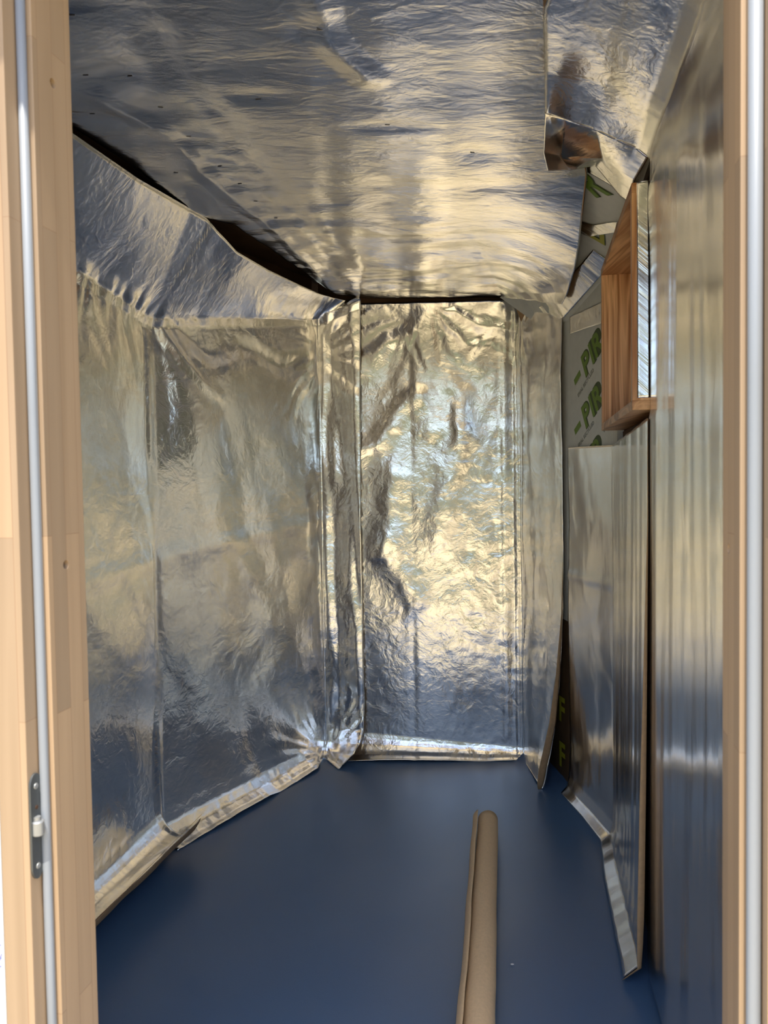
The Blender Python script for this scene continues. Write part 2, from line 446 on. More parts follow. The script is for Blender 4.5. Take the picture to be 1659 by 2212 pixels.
# countersunk screw holes in the reveal faces
hs = []
for (fn, b, z, s) in ((dl, -.040, 1.822, 1), (dl, -.043, 1.200, 1), (dr, -.031, 1.222, -1)):
    p = loc3(fn(0, b), z); d = Vector((ED[0]*s, ED[1]*s, 0)); hs.append((fn, p, d, b, z, s))
cut(jl, [(h[1]-h[2]*.006, h[2], .004, .0062, .014) for h in hs[:2]])
cut(jr, [(h[1]-h[2]*.006, h[2], .004, .0062, .014) for h in hs[2:]])
for o, sel in ((jl, hs[:2]), (jr, hs[2:])):
    for h in sel:
        bm = bmesh.new(); mt = Matrix.Translation(h[1]-h[2]*.0105) @ h[2].to_track_quat('Z', 'Y').to_matrix().to_4x4()
        bmesh.ops.create_cone(bm, cap_ends=True, segments=16, radius1=.0036, radius2=.0036, depth=.003, matrix=mt)
        bm_obj('screw', bm, M['dark_hole'], o)
# weather seals: hollow tube with a foot, in the rebate corner
for fn, a, r, s, lab in ((dl, -.0106, .0056, -1, 'grey seal in left rebate'), (dr, .0125, .0072, 1, 'grey seal in right rebate')):
    bm = bmesh.new(); c = fn(a, -.0805-r)
    tube(bm, [(c[0], c[1], z) for z in (0.0, .7, 1.4, 2.06)], r, 20)
    k0 = fn(a-.003, -.0815); k1 = fn(a+.003, -.0815); k2 = fn(a+.003, -.0790); k3 = fn(a-.003, -.0790)
    prism(bm, [k0, k1, k2, k3], 0, 2.06)
    o = dpart('seal', bm, M['seal'], smooth=True); o['label'] = lab
# hinge on the left rebate face
hz0, hz1 = .808, .942
def hp(b, z, out=0.): return Vector((*dl(-.0165+out, b), z))
hb = -.0985
bm = bmesh.new(); prof = []
for k in range(25):
    th = math.pi*k/24; prof.append((hb+.0108*math.cos(th), hz1-.0112*1.5+.0112*1.5*math.sin(th)))
for k in range(25):
    th = math.pi+math.pi*k/24; prof.append((hb+.0108*math.cos(th), hz0+.0112*1.5+.0112*1.5*math.sin(th)))
va = [bm.verts.new(hp(b, z, .0)) for b, z in prof]; vb = [bm.verts.new(hp(b, z, .0028)) for b, z in prof]
bm.faces.new(va[::-1]); bm.faces.new(vb)
for i in range(len(prof)):
    j = (i+1) % len(prof); bm.faces.new((va[i], va[j], vb[j], vb[i]))
bmesh.ops.recalc_face_normals(bm, faces=bm.faces[:])
hg = dpart('hinge', bm, M['grey_metal']); hg['label'] = 'dark grey hinge plate'
def hchild(name, bm, mat, smooth=False):
    bmesh.ops.transform(bm, matrix=DL, verts=bm.verts[:]); return bm_obj(name, bm, mat, hg, smooth)
for z in (.926, .824):
    bm = bmesh.new(); mt = Matrix.Translation(hp(hb, z, .0030)) @ Vector((*ED, 0)).to_track_quat('Z', 'Y').to_matrix().to_4x4()
    bmesh.ops.create_cone(bm, cap_ends=True, segments=20, radius1=.0042, radius2=.0034, depth=.0016, matrix=mt)
    b2 = [v for v in bm.verts]
    bmesh.ops.create_cube(bm, size=1, matrix=mt @ Matrix.Translation((0, 0, .0008)) @ Matrix.Diagonal((.0052, .0010, .0008, 1)))
    bmesh.ops.create_cube(bm, size=1, matrix=mt @ Matrix.Translation((0, 0, .0008)) @ Matrix.Diagonal((.0010, .0052, .0008, 1)))
    hchild('screw', bm, M['zinc'])
bm = bmesh.new(); c = dl(-.0165+.0055, hb-.002)
tube(bm, [(c[0], c[1], .8645), (c[0], c[1], .866), (c[0], c[1], .8815), (c[0], c[1], .883)], [.0062, .0074, .0074, .0062], 20)
tube(bm, [(c[0]-.001, c[1], .883), (c[0]-.001, c[1], .888)], .0045, 16)
hchild('knuckle', bm, M['zinc'], False)
bm = bmesh.new(); mt = Matrix.Translation(hp(hb, .899, .0029)) @ Vector((*ED, 0)).to_track_quat('Z', 'Y').to_matrix().to_4x4()
bmesh.ops.create_cone(bm, cap_ends=True, segments=16, radius1=.0026, radius2=.0026, depth=.0012, matrix=mt)
hchild('pin_hole', bm, M['dark_hole'])

# white building wrap outside the left jamb, with blue handwriting
wr = bmesh.new(); prism(wr, [dl(-.0575, -.092), dl(-.60, -.092), dl(-.60, -.1115), dl(-.0575, -.1115)], -.05, 2.30)
wrap = bm_obj('building_wrap', wr, M['white_wrap'])
tag(wrap, 'white building wrap with blue handwriting outside the left door jamb', 'building wrap')
random.seed(4)
def scrib(z0, z1, a0, a1, n, amp):
    bm = bmesh.new(); pts = []
    for k in range(n):
        t = k/(n-1); a = a0+(a1-a0)*t
        pts.append((*dl(a+.005+amp*.35*math.sin(k*1.9+.4), -.1118), z0+(z1-z0)*t+amp*math.sin(k*2.4)))
    tube(bm, pts, .00035, 5); bm_obj('handwriting', bm, M['blue_ink'], wrap)
scrib(.845, .862, -.0665, -.0640, 8, .002)
for z in (.800, .812, .824, .834): scrib(z, z+.006, -.0680, -.0655, 9, .0022)
scrib(.786, .792, -.0690, -.0650, 10, .0035)
scrib(.700, .712, -.0720, -.0655, 14, .0035); scrib(.690, .698, -.0740, -.0670, 12, .0025); scrib(.712, .728, -.0700, -.0660, 10, .002)

# ground and hedge outside, seen mirrored in the foil
bm = bmesh.new(); n = 40
g = [[bm.verts.new((-14+28*i/n, -16+17.6*j/n, -.10+.01*math.sin(i*1.7)*math.cos(j*1.3))) for i in range(n+1)] for j in range(n+1)]
for j in range(n):
    for i in range(n): bm.faces.new((g[j][i], g[j][i+1], g[j+1][i+1], g[j+1][i]))
struct(bm_obj('ground', bm, M['ground'], smooth=True))
xs = np.linspace(-13, 13, 140); zs = np.linspace(0, 1, 40)
X, T = np.meshgrid(xs, zs, indexing='ij')
ht = 2.5+.8*gn(X*.35, X*0+2, 5)+.3*gn(X*1.3, X*0+7, 6)
ang = T*math.pi
Yh = -9.5+np.cos(ang)*1.6+.5*gn(X*1.1, T*8, 8)+.25*gn(X*3, T*20, 9)
Zh = -.12+np.sin(ang)*ht+.3*gn(X*2, T*12, 10)*np.sin(ang)
bm = bmesh.new(); vs = [[bm.verts.new((X[i, j], Yh[i, j], Zh[i, j])) for j in range(40)] for i in range(140)]
for i in range(139):
    for j in range(39): bm.faces.new((vs[i][j], vs[i][j+1], vs[i+1][j+1], vs[i+1][j]))
h = bm_obj('hedge', bm, M['hedge'], smooth=True); h['kind'] = 'structure'

# ------------------------------------------------------------------ insulation boards and window behind the foil
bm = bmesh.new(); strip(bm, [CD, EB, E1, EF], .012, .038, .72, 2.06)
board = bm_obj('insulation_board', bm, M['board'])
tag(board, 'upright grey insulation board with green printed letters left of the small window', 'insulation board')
bm = bmesh.new(); strip(bm, [CD, EB, E1, EF], .012, .038, .0, .718)  # same board continued downwards, with the gap's shade in its colour
low = bm_obj('insulation_board', bm, M['shaded_board'])
tag(low, 'lower insulation board with yellow letters, painted dark brown as shade, deep in the gap beside the back foil flap', 'insulation board')
cb = np.array([(fx(1.95)+.012, 1.95, 2.115), (fx(2.35)+.012, 2.35, 2.09), (.826, 2.711, 2.05), (.755, 3.149, 1.95), (.725, 3.43, 1.97), (.65, 3.60, 2.13)])
ct = np.array([(.52, 1.95, 2.235), (.56, 2.35, 2.235), (.615, 2.75, 2.225), (.60, 3.15, 2.215), (.575, 3.43, 2.20), (.50, 3.62, 2.20)])
bm = bmesh.new()
va = [bm.verts.new(p) for p in cb]; vb = [bm.verts.new(p) for p in ct]
oc = np.array((.018, 0, .018))
vc = [bm.verts.new(p+oc) for p in cb]; vd = [bm.verts.new(p+oc) for p in ct]
for i in range(5):
    bm.faces.new((va[i], va[i+1], vb[i+1], vb[i])); bm.faces.new((vc[i], vc[i+1], vd[i+1], vd[i]))
    bm.faces.new((va[i], va[i+1], vc[i+1], vc[i])); bm.faces.new((vb[i], vb[i+1], vd[i+1], vd[i]))
bm.faces.new((va[0], vb[0], vd[0], vc[0])); bm.faces.new((va[5], vb[5], vd[5], vc[5]))
bmesh.ops.recalc_face_normals(bm, faces=bm.faces[:])
cove = bm_obj('insulation_board', bm, M['board'])
tag(cove, 'sloping grey insulation board above the window, yellow-green letters between foil tapes', 'insulation board')

def letters(text, size, org, ex, ey, mat, parent, name='printed_letter', bold=0., ext=.0003, out=.0006, per_char=True, spacing=1.):
    """flat printed lettering: ex, ey unit vectors along the writing and up"""
    ex, ey = Vector(ex).normalized(), Vector(ey).normalized(); n = ex.cross(ey).normalized(); ey = n.cross(ex)
    x = 0.
    for ch in (text if per_char else [text]):
        cu = bpy.data.curves.new('t', 'FONT'); cu.body = ch; cu.size = size; cu.offset = bold; cu.extrude = ext
        if not per_char: cu.space_character = spacing
        o = bpy.data.objects.new('t', cu); C.objects.link(o)
        dg = bpy.context.evaluated_depsgraph_get(); dg.update()
        me = bpy.data.meshes.new_from_object(o.evaluated_get(dg)); C.objects.unlink(o); bpy.data.objects.remove(o)
        w = max((v.co.x for v in me.vertices), default=size*.3); w0 = min((v.co.x for v in me.vertices), default=0)
        mt = Matrix((ex.to_4d()*1, ey.to_4d(), n.to_4d(), (0, 0, 0, 1))).transposed()
        for i in range(3): mt[3][i] = 0
        mt = Matrix.Translation(Vector(org)+n*out+ex*(x-w0)) @ mt
        mt[3][3] = 1
        me.transform(mt)
        link(name, me, mat, parent)
        x += (w-w0)+size*.11
def ep(s, z, o=.012):                                  # point on the E board: s metres to the left of the corner by the window
    d = (E1[0]-EF[0], E1[1]-EF[1]); L = math.hypot(*d); d = (d[0]/L, d[1]/L)
    # outwards is +x side
    g = (d[1], -d[0])
    return Vector((EF[0]+d[0]*s+g[0]*o, EF[1]+d[1]*s+g[1]*o, z))
EX = (ep(0, 0)-ep(1, 0)); UZ = Vector((0, 0, 1))
a29 = math.radians(30); tx = EX*math.cos(a29)+UZ*math.sin(a29); ty = UZ*math.cos(a29)-EX*math.sin(a29)
for k, (s, z) in enumerate(((.262, 1.70), (.262, 1.503), (.262, 1.306))):
    o0 = ep(s, z)
    letters('PIR', .126, o0, tx, ty, M['dark_ink'], board, 'letter_outline', bold=.0075, out=.0004)
    letters('PIR', .126, o0, tx, ty, M['green_ink'], board, 'printed_letter', bold=.0035, out=.0010)
    h0 = o0 - tx*.098 + ty*.032
    b3 = bmesh.new()
    q = [h0, h0+tx*.066, h0+tx*.066+ty*.026, h0+ty*.026]; nn = tx.cross(ty).normalized()
    b3.faces.new([b3.verts.new(p+nn*.001) for p in q]); bm_obj('printed_dash', b3, M['green_ink'], board)
    letters('ERIAL RECYCLED', .022, ep(s+.07, z-.072), tx, ty, M['grey_ink'], board, 'small_print', per_char=False, out=.0008)
    for (ds, dz) in ((-.16, .07), (-.155, -.03)):
        letters('+', .02, ep(s+ds, z+dz), EX, UZ, M['grey_ink'], board, 'registration_mark', out=.0008)
for z in (.285, .09):
    letters('F', .145, ep(.545, z, .011), EX, UZ, M['yellow_ink'], low, 'printed_letter', bold=.004, out=.003)
def covep(Y, t):
    i = max(0, min(4, int(np.searchsorted(cb[:, 1], Y))-1)); u = (Y-cb[i, 1])/(cb[i+1, 1]-cb[i, 1])
    a = cb[i]+(cb[i+1]-cb[i])*u; b = ct[i]+(ct[i+1]-ct[i])*u
    return Vector(a+(b-a)*t)
for ch, Y, t, col, rot in (('R', 2.37, .52, 'green_ink', -28), ('L', 2.63, .24, 'yellow_ink', 12)):
    o0 = covep(Y, t); x1 = (covep(Y-.1, t)-covep(Y+.1, t)).normalized(); y1 = (covep(Y, .9)-covep(Y, .1)).normalized()
    r = math.radians(rot)
    letters(ch, .15, o0, x1*math.cos(r)+y1*math.sin(r), y1*math.cos(r)-x1*math.sin(r), M['dark_ink'], cove, 'letter_outline', bold=.006, out=.002)
    letters(ch, .15, o0, x1*math.cos(r)+y1*math.sin(r), y1*math.cos(r)-x1*math.sin(r), M[col], cove, 'printed_letter', bold=.003, out=.003)

# window box of stained pine
win = struct(empty('window_1', (*fp(.40, .03), 1.48)), 'small window in a protruding box of stained pine boards on the right wall', 'window')
WL = Matrix.Translation(-Vector((*fp(.40, .03), 1.48)))
def wboard(name, poly, z0, z1, mat, bev=.0015, parent=None):
    bm = bmesh.new(); prism(bm, poly, z0, z1); bevel(bm, bev); bmesh.ops.transform(bm, matrix=WL, verts=bm.verts[:])
    return bm_obj(name, bm, M[mat], parent or win)
IN, OUT, WT = -.042, .15, .024
ZB, ZT = 1.475, 2.035
def rect(t0, t1, o0, o1): return [fp(t0, o0), fp(t1, o0), fp(t1, o1), fp(t0, o1)]
wboard('side_board', rect(0, WT, IN, OUT), ZB+WT, ZT-WT, 'stained')
wboard('side_board', rect(.80-WT, .80, IN, OUT), ZB+WT, ZT-WT, 'stained')
wboard('top_board', rect(0, .80, IN, OUT), ZT-WT, ZT, 'stained_flat')
wboard('bottom_board', rect(0, .80, IN, OUT), ZB, ZB+WT, 'stained_flat')
s0, s1, zb, zt = WT+.004, .80-WT-.004, ZB+WT+.004, ZT-WT-.004
fr = wboard('sash', rect(s0, s0+.09, .088, .128), zb, zt, 'stained')
wboard('sash_member', rect(s1-.09, s1, .088, .128), zb, zt, 'stained', parent=fr)
wboard('sash_member', rect(s0+.09, s1-.09, .088, .128), zb, zb+.06, 'stained_flat', parent=fr)
wboard('sash_member', rect(s0+.09, s1-.09, .088, .128), zt-.06, zt, 'stained_flat', parent=fr)
wboard('pane', rect(s0+.04, s1-.04, .105, .111), zb+.04, zt-.04, 'glass', .0002, parent=fr)

# ------------------------------------------------------------------ kraft-backed roll on the floor
ra, rb = Vector((.366, 2.81, 0)), Vector((.156, 1.45, 0))
ax = (rb-ra).normalized(); sx = Vector((-ax.y, ax.x, 0))     # points to the right-hand side looking back
if sx.x < 0: sx = -sx
L = (rb-ra).length; R0 = .045
def roll_ring(t):
    """spiral section: outer lap on the left with a loose lip"""
    pts = []; lip = .010+.007*gn(np.array([t*4.]), np.array([.5]), 3)[0]
    n = 84
    for k in range(n+1):
        u = k/n; a = math.radians(128+810*(1-u))           # inner spiral growing outwards
        r = .024 + (R0-.024)*u
        if u > .84: r += lip*min(1, (u-.84)/.12)
        x = math.cos(a)*r; z = math.sin(a)*r
        pts.append((x, z))
    return pts
bm = bmesh.new(); rings = []; NT = 46
for i in range(NT+1):
    t = i/NT; c = ra+(rb-ra)*t
    wob = .0015*gn(np.array([t*9.]), np.array([1.5]), 9)[0]
    endj = 0.
    ring = []
    for k, (x, z) in enumerate(roll_ring(t)):
        jag = .004*math.sin(k*.31)+(.010*max(0, (k/84-.75)/.25)) if i == 0 else 0
        p = c + sx*(x+wob) + Vector((0, 0, z+R0+.003)) + ax*jag
        ring.append(bm.verts.new(p))
    rings.append(ring)
for i in range(NT):
    for k in range(len(rings[0])-1): bm.faces.new((rings[i][k], rings[i][k+1], rings[i+1][k+1], rings[i+1][k]))
bm.normal_update()
rl = bm_obj('paper_roll', bm, [M['roll_paper'], M['foil_calm']], smooth=True)
me = rl.data; ul = me.uv_layers.new(name='metres')
f0 = me.polygons[len(rings[0])*10+80]; cc = ra+(rb-ra)*((10.5)/NT)+Vector((0, 0, R0))
if (Vector(f0.center)-cc).dot(f0.normal) < 0: me.flip_normals()
so = rl.modifiers.new('paper', 'SOLIDIFY'); so.thickness = .0012; so.offset = -1; so.material_offset = 1; so.material_offset_rim = 0
tag(rl, 'long brown kraft paper roll lying on the blue floor sheet', 'paper roll')
sp = bmesh.new(); bmesh.ops.create_icosphere(sp, subdivisions=1, radius=.004, matrix=Matrix.Translation((.327, 2.025, .0025)) @ Matrix.Diagonal((1.3, .8, .5, 1)))
tag(bm_obj('paper_scrap', sp, M['speck']), 'tiny white scrap on the blue floor right of the brown roll', 'scrap')

# ------------------------------------------------------------------ foil sheets
def arc(ps):                                           # running length along a polyline
    s = [0.]
    for a, b in zip(ps, ps[1:]): s.append(s[-1]+math.dist(a, b))
    return s
def plan_s(P, pts):
    """distance along a plan polyline for every grid point (nearest segment)"""
    x, y = P[..., 0], P[..., 1]; best = np.full(x.shape, 1e9); S = np.zeros(x.shape); L0 = arc(pts)
    for i in range(len(pts)-1):
        p, q = pts[i], pts[i+1]; dx, dy = q[0]-p[0], q[1]-p[1]; L = math.hypot(dx, dy)
        t = np.clip(((x-p[0])*dx+(y-p[1])*dy)/L/L, 0, 1)
        d = np.hypot(x-p[0]-t*dx, y-p[1]-t*dy)
        m = d < best; best = np.where(m, d, best); S = np.where(m, L0[i]+t*L, S)
    return S
CE = (-.103, 3.630)                                     # right-hand edge of the left sheet on the back wall
LP = [A2, A1, AB, BC, CE]; LS = arc(LP)
def left_coords(P): return plan_s(P, LP), P[..., 2]
sA, sAB, sBC, sE = LS[1], LS[2], LS[3], LS[4]
def left_disp(S, T, P):
    w1 = .05*gn(S*4, T*4, 90); w2 = .05*gn(S*4+9, T*4, 91); S2, T2 = S+w1, T+w2
    d = .012*gn(S2*2.1, T2*1.3, 1)+.008*gn(S2*4.5+T*1.3, T2*2.0, 2)+.0014*gn(S2*9+T*2, T2*6, 3)
    sl = smooth(P[..., 0]*0+T-np.interp(S, [0, sA, sAB, sBC, sE], [1.985, 1.938, 1.895, 2.075, 2.150]), .01, .06)
    d = d + .0030*crumple(S*8, T*8, 3, 5)*(1-.6*sl)
    d = d - .009*ridge(S2, T2, (sAB+.12, 1.86), (sAB+.85, 1.84), .06, False)+.007*ridge(S2, T2, (sAB+.03, 1.86), (sAB+.34, 1.66), .04, False)+.006*ridge(S2, T2, (sAB+.25, 1.5), (sAB+.62, .75), .12, False)
    top = smooth(T, 1.62, 1.86)*(1-sl)
    d = d + .008*top*np.abs(gn(S*9+T*5, T*5, 5))*(1-.7*smooth(S, sAB+.1, sAB+.3)) + .014*np.abs(gn(S*16, T*3, 15))*smooth(T, 1.80, 1.91)*(1-smooth(T, 1.94, 2.0))*(1-.5*sl)*(1-smooth(S, sAB, sAB+.15))
    d = d + .05*fan(S2, T2, (sAB+.01, 1.90), 2.6, 16, .02, .75)*smooth(S, sAB, sAB+.1) + .06*fan(S2, T2, (sBC, 1.93), 3.3, 17, .02, .5) + .07*fan(S, T, (sBC, .02), 5, 18, .02, .5)
    # vertical ripples gathered along the corner by the back wall, and on the narrow flap
    nb = 1-smooth(np.abs(S-sBC+.03), .04, .22)
    d = d + .005*nb*gn(S*15+T*.5, T*1.6, 6)
    C1 = smooth(S, sBC, sBC+.02)
    d = d + .006*C1*gn(S*20, T*2.1, 7)+.008*C1*crumple(S*11, T*8, 8, 3)*(1-smooth(T, .45, .8))
    # straight fold lines from packing
    d = d + .0035*ridge(S, T, (sA-.1, 1.00), (sBC, 1.13), .05)
    d = d*smooth(np.abs(S-sAB), 0, .03)*(.25+.75*smooth(np.abs(S-sBC), 0, .02))*(1-.72*sl)+.004*sl*gn(S*3, T*2.5, 88)
    d = d + .014*smooth(S, sBC+.06, sE)*(1+.6*gn(T*3, T*0, 4))*(1-sl)   # free edge lifts off
    d = d + .006*crumple(S*17, T*13, 21, 4)*(1-smooth(T, .02, .14))*smooth(S, sAB+.01, sAB+.05)
    return d
def zt_left(s):
    return float(np.interp(s, [0, sA, sAB, sBC, sE], [1.985, 1.938, 1.895, 2.075, 2.150]))
def on_left(s, z, inn=0.):
    i = max(k for k in range(4) if LS[k] <= s+1e-9); t = (s-LS[i])/(LS[i+1]-LS[i]); p = lerp(LP[i], LP[i+1], t)
    if inn:
        dx, dy = LP[i+1][0]-LP[i][0], LP[i+1][1]-LP[i][1]; Ls = math.hypot(dx, dy)
        p = (p[0]+dy/Ls*inn, p[1]-dx/Ls*inn)
    return (p[0], p[1], z)
cs = [0, sA*.5, sA]+[sA+(sAB-sA)*k/2 for k in (1, 2)]+[sAB+(sBC-sAB)*k/6 for k in range(1, 7)]+[sBC+(sE-sBC)*k/2 for k in (1, 2)]
# upper (ceiling side) edge of the sheet, sagging below the gap
crease = {0: (-.90, 1.50, 2.20), .5: (-.83, 1.72, 2.198), 1: (-.770, 1.960, 2.19)}
cre = [(-.95, 1.45, 2.20), (-.86, 1.70, 2.198), (-.768, 1.955, 2.190), (-.690, 2.240, 2.185), (-.609, 2.530, 2.198),
       (-.578, 2.61, 2.196), (-.520, 2.82, 2.150), (-.435, 3.04, 2.140), (-.340, 3.27, 2.140), (-.270, 3.46, 2.150), (-.212, 3.60, 2.165),
       (-.165, 3.632, 2.160), (-.103, 3.630, 2.152)]
ZC = .27
for k_, x in ((-1, 0),): pass
def up_rows(c0, c1, crs):
    cc = [c for c in cs if c0-1e-6 <= c <= c1+1e-6]
    r = [[on_left(c, 1.1) for c in cc], [on_left(c, zt_left(c)-.03) for c in cc], [on_left(c, zt_left(c)+.006, .012) for c in cc], crs]
    if c1 > sBC:
        for q, x in zip(r, (-.006, .010, .010)): q[-1] = (q[-1][0]+x, q[-1][1], q[-1][2])
    return cc, r
UPC = [75, 76, 5, 26]
csA, upA = up_rows(0, sAB, cre[:5]); csB, upB = up_rows(sAB, sE, cre[4:])
def hemrow(z, inn):
    out = []; ex = {.27: 0, .13: .012, .072: .05, .036: .085, .012: .115, .007: .13}[z]; cut_ = {.27: 0, .13: .004, .072: .014, .036: .038, .012: .085, .007: .105}[z]
    for c in csB:
        u = max(0, (c-sBC)/(sE-sBC)); q = on_left(c, z, inn*(1 if c < sBC-.02 else .5)+ex*u)
        out.append((q[0]-cut_*u, q[1], q[2]))
    return out
def troughrow(th, k):
    out = []
    for c in csA:
        r = .075; z0 = .235-.03*(1-c/sAB)
        out.append(on_left(min(c+(k*.004 if c > sAB-.01 else 0), sE), z0-.10-r*math.sin(th), r-r*math.cos(th)))
    return out
trA = [troughrow(math.radians(a), k) for k, a in reversed(list(enumerate((8, 25, 45, 65, 85, 105, 125, 145, 160, 172))))]
rowsA = trA+[[on_left(c, .20) for c in csA], [on_left(c, ZC) for c in csA]]+upA
rowsB = [hemrow(.007, .078), hemrow(.012, .058), hemrow(.036, .026), hemrow(.072, .005), hemrow(.13, 0), hemrow(ZC, 0)]+upB
left = sheet('foil_sheet', [(rowsA, (.011, [3]*9+[7, 7]+UPC), left_disp, left_coords), (rowsB, (.011, [3, 4, 5, 6, 13]+UPC), left_disp, left_coords)], 'foil',
             'crumpled silver foil sheet lining the left walls and their sloping top')
# kraft lip of the rolled-out bottom edge
lip = [[p, (p[0]+.012, p[1]-.012, p[2]+.014)] for p in rowsA[0]]
sheet('rolled_lip', [(lip, .012, None, lambda P: (P[..., 1], P[..., 2]))], 'kraft', parent=left, back='kraft')

# back sheet: back wall and the narrow flap turned onto the right-hand wall
BS0 = (-.187, 3.659)
DE = (.732, 3.175)
BP = [BS0, (.638, 3.58), DE]; BLS = arc(BP)
def back_coords(P): return plan_s(P, BP)-.052, P[..., 2]
sC = BLS[1]-.052
def back_disp(S, T, P):
    Cw = 1-smooth(S, sC-.01, sC+.01)
    w1 = .035*gn(S*6, T*5, 92)+.014*gn(S*17, T*14, 94); w2 = .035*gn(S*6+9, T*5, 93)+.014*gn(S*17, T*14+5, 95); S2, T2 = S+w1, T+w2
    d = .006*gn(S2*2.6, T2*1.6, 41)
    right = smooth(S, .33, .50)*Cw*(1-smooth(T, 1.75, 1.95))
    d = d + .0022*crumple(S*8+1, T*7, 42, 4)+.0030*right*crumple(S*17, T*16, 43, 4)
    # soft drapes hanging from the staple at the top
    G = lambda p, q, w: ridge(S2, T2, p, q, w, False)
    d = d + Cw*(.007*G((.31, 2.10), (.36, 1.56), .09)+.007*G((.33, 2.08), (.52, 1.50), .09)+.008*G((.50, 1.55), (.40, 1.05), .10)
                - .002*G((.32, 2.06), (.43, 1.66), .07)+.008*G((.00, 1.82), (.27, 2.02), .06)+.009*G((.00, 1.44), (.31, 1.70), .065)
                + .007*G((.17, 1.32), (.14, 1.02), .09)+.008*G((.14, 1.02), (.29, .72), .09))
    d = d + Cw*.06*fan(S2, T2, (.312, 2.12), 3, 46, .02, .7) + .06*fan(S2, T2, (sC-.06, 2.08), 3, 47, .02, .35)
    d = d + Cw*(.0016*np.abs(T*0+np.clip((.267-S)/.02, -1, 1))+.004*ridge(S, T, (sC-.075, .1), (sC-.07, 2.1), .025))
    d = d + (1-Cw)*(.007*gn(S2*9, T2*2.2, 44)+.003*crumple(S*9, T*5, 45, 3))
    d = d*(.2+.8*smooth(np.abs(S-sC), 0, .02)) + .007*ridge(S, T, (sC-.016, 0), (sC-.016, 2.2), .014)
    return d
def c_pt(t, z, inn=0., x=0.):                           # on the back wall, t from the left edge
    p = lerp(BS0, BP[1], t); dx, dy = BP[1][0]-BS0[0], BP[1][1]-BS0[1]; L = math.hypot(dx, dy)
    return (p[0]+dy/L*inn+x, p[1]-dx/L*inn, z)
ZR = [1.0, .75, .50, .30, .16]
edge = {2.0: (.735, 3.180, 1.985), 1.0: (.736, 3.172, 1.0), .75: (.733, 3.170, .75), .50: (.722, 3.175, .50), .30: (.706, 3.180, .30), .16: (.680, 3.19, .155), .0: (.648, 3.20, .012)}
def brow(z, inl, inr, zl=None, zr=None, e=None, hem=0.):
    zl = z if zl is None else zl; zr = z if zr is None else zr
    pts = [c_pt(t, zl+(zr-zl)*t, inl+(inr-inl)*t) for t in (0, .33, .66, 1)]
    eg = e or edge.get(z)
    mid = tuple((a+b)/2 for a, b in zip(pts[-1], eg))
    return pts+[mid, eg]
rows_b = [brow(2.15, 0, 0, 2.150, 2.135, (.700, 3.30, 2.065)), brow(2.0, 0, 0, e=(.736, 3.178, 1.975)), brow(1.0, 0, 0)]
rows_b[0][4] = (.662, 3.478, 2.11)
for z in ZR[1:]: rows_b.append(brow(z, 0, 0))
for a_ in (8, 22, 36, 50, 64, 76, 86):
    s_, c_ = math.sin(math.radians(a_)), math.cos(math.radians(a_)); e_ = (a_/86)
    rows_b.append(brow(.0, .11*(1-c_), .050*(1-c_), .006+.13*(1-s_), .006+.05*(1-s_), (.668-.022*e_, 3.193+.007*e_, .008+.10*(1-s_))))
back = sheet('foil_sheet', [(rows_b, .010, back_disp, back_coords)], 'foil',
             'golden crumpled foil sheet on the back wall, turned onto the narrow panel beside it')
# curled free edge, kraft side out
ce0 = [r[-1] for r in rows_b[2:]]
w = [0.0, .006, .020, .034, .040, .038, .036, .034, .030, .024, .018, .012]
ce = [[p, (p[0]-k*.35, p[1]-k*.9, p[2]), (p[0]-k*1.1, p[1]-k*1.1, p[2])] for p, k in zip(ce0, w)]
sheet('curled_edge', [(ce, .012, None, lambda P: (P[..., 0], P[..., 2]))], 'kraft', parent=back, back='kraft')

fc = bmesh.new()
q = [fc.verts.new(v) for v in ((.600, 3.560, 2.150), (.668, 3.440, 2.098), (.640, 3.545, 2.03), (.622, 3.552, 2.085))]
fc.faces.new(q); fo = bm_obj('folded_corner', fc, M['kraft'], back); so = fo.modifiers.new('paper', 'SOLIDIFY'); so.thickness = .001

# right sheet: below the window, standing across the corner
RP = [(.747, 3.125), (EF[0]-.004, EF[1]), (.664, 1.935)]; RLS = arc(RP); sEF = RLS[1]
def right_coords(P): return plan_s(P, RP), P[..., 2]
def right_disp(S, T, P):
    Ew = 1-smooth(S, sEF-.01, sEF+.01)
    d = Ew*(.006*gn(S*4, T*2.2, 51)+.0030*crumple(S*9, T*6, 52, 3)+.004*ridge(S, T, (0, .92), (.44, .93), .03))
    d = d + (1-Ew)*(.0035*gn(S*12, T*.9, 53)+.0012*crumple(S*9, T*1.6, 54, 2))
    return d*(.15+.85*smooth(np.abs(S-sEF), 0, .02))
def r_pt(k, t, z, inn=0.):
    p, q = RP[k], RP[k+1]; a = lerp(p, q, t); dx, dy = q[0]-p[0], q[1]-p[1]; L = math.hypot(dx, dy)
    return (a[0]+dy/L*inn, a[1]-dx/L*inn, z)
def rrow(zl, zm, zr, i0=0., i1=0., e=0.):
    a = [r_pt(0, t, zl+(zm-zl)*t, i0) for t in (0, .5)]
    c = r_pt(0, 1, zm, 0); cn = (c[0]-(i0+i1)*.5, c[1]-(i0-i1)*.25, zm)
    return a+[cn]+[r_pt(1, t, zm+(zr-zm)*t, i1+e*t) for t in (.35, .7, 1)]
rows_r = [rrow(1.435, 1.425, 1.455), rrow(1.2, 1.2, 1.2), rrow(.9, .9, .9, 0, 0, .003), rrow(.5, .5, .5, 0, 0, .008), rrow(.2, .2, .2, 0, .003, .010),
          rrow(.09, .08, .12, .004, .006, .010), rrow(.045, .035, .05, .014, .020), rrow(.018, .012, .012, .038, .062), ]
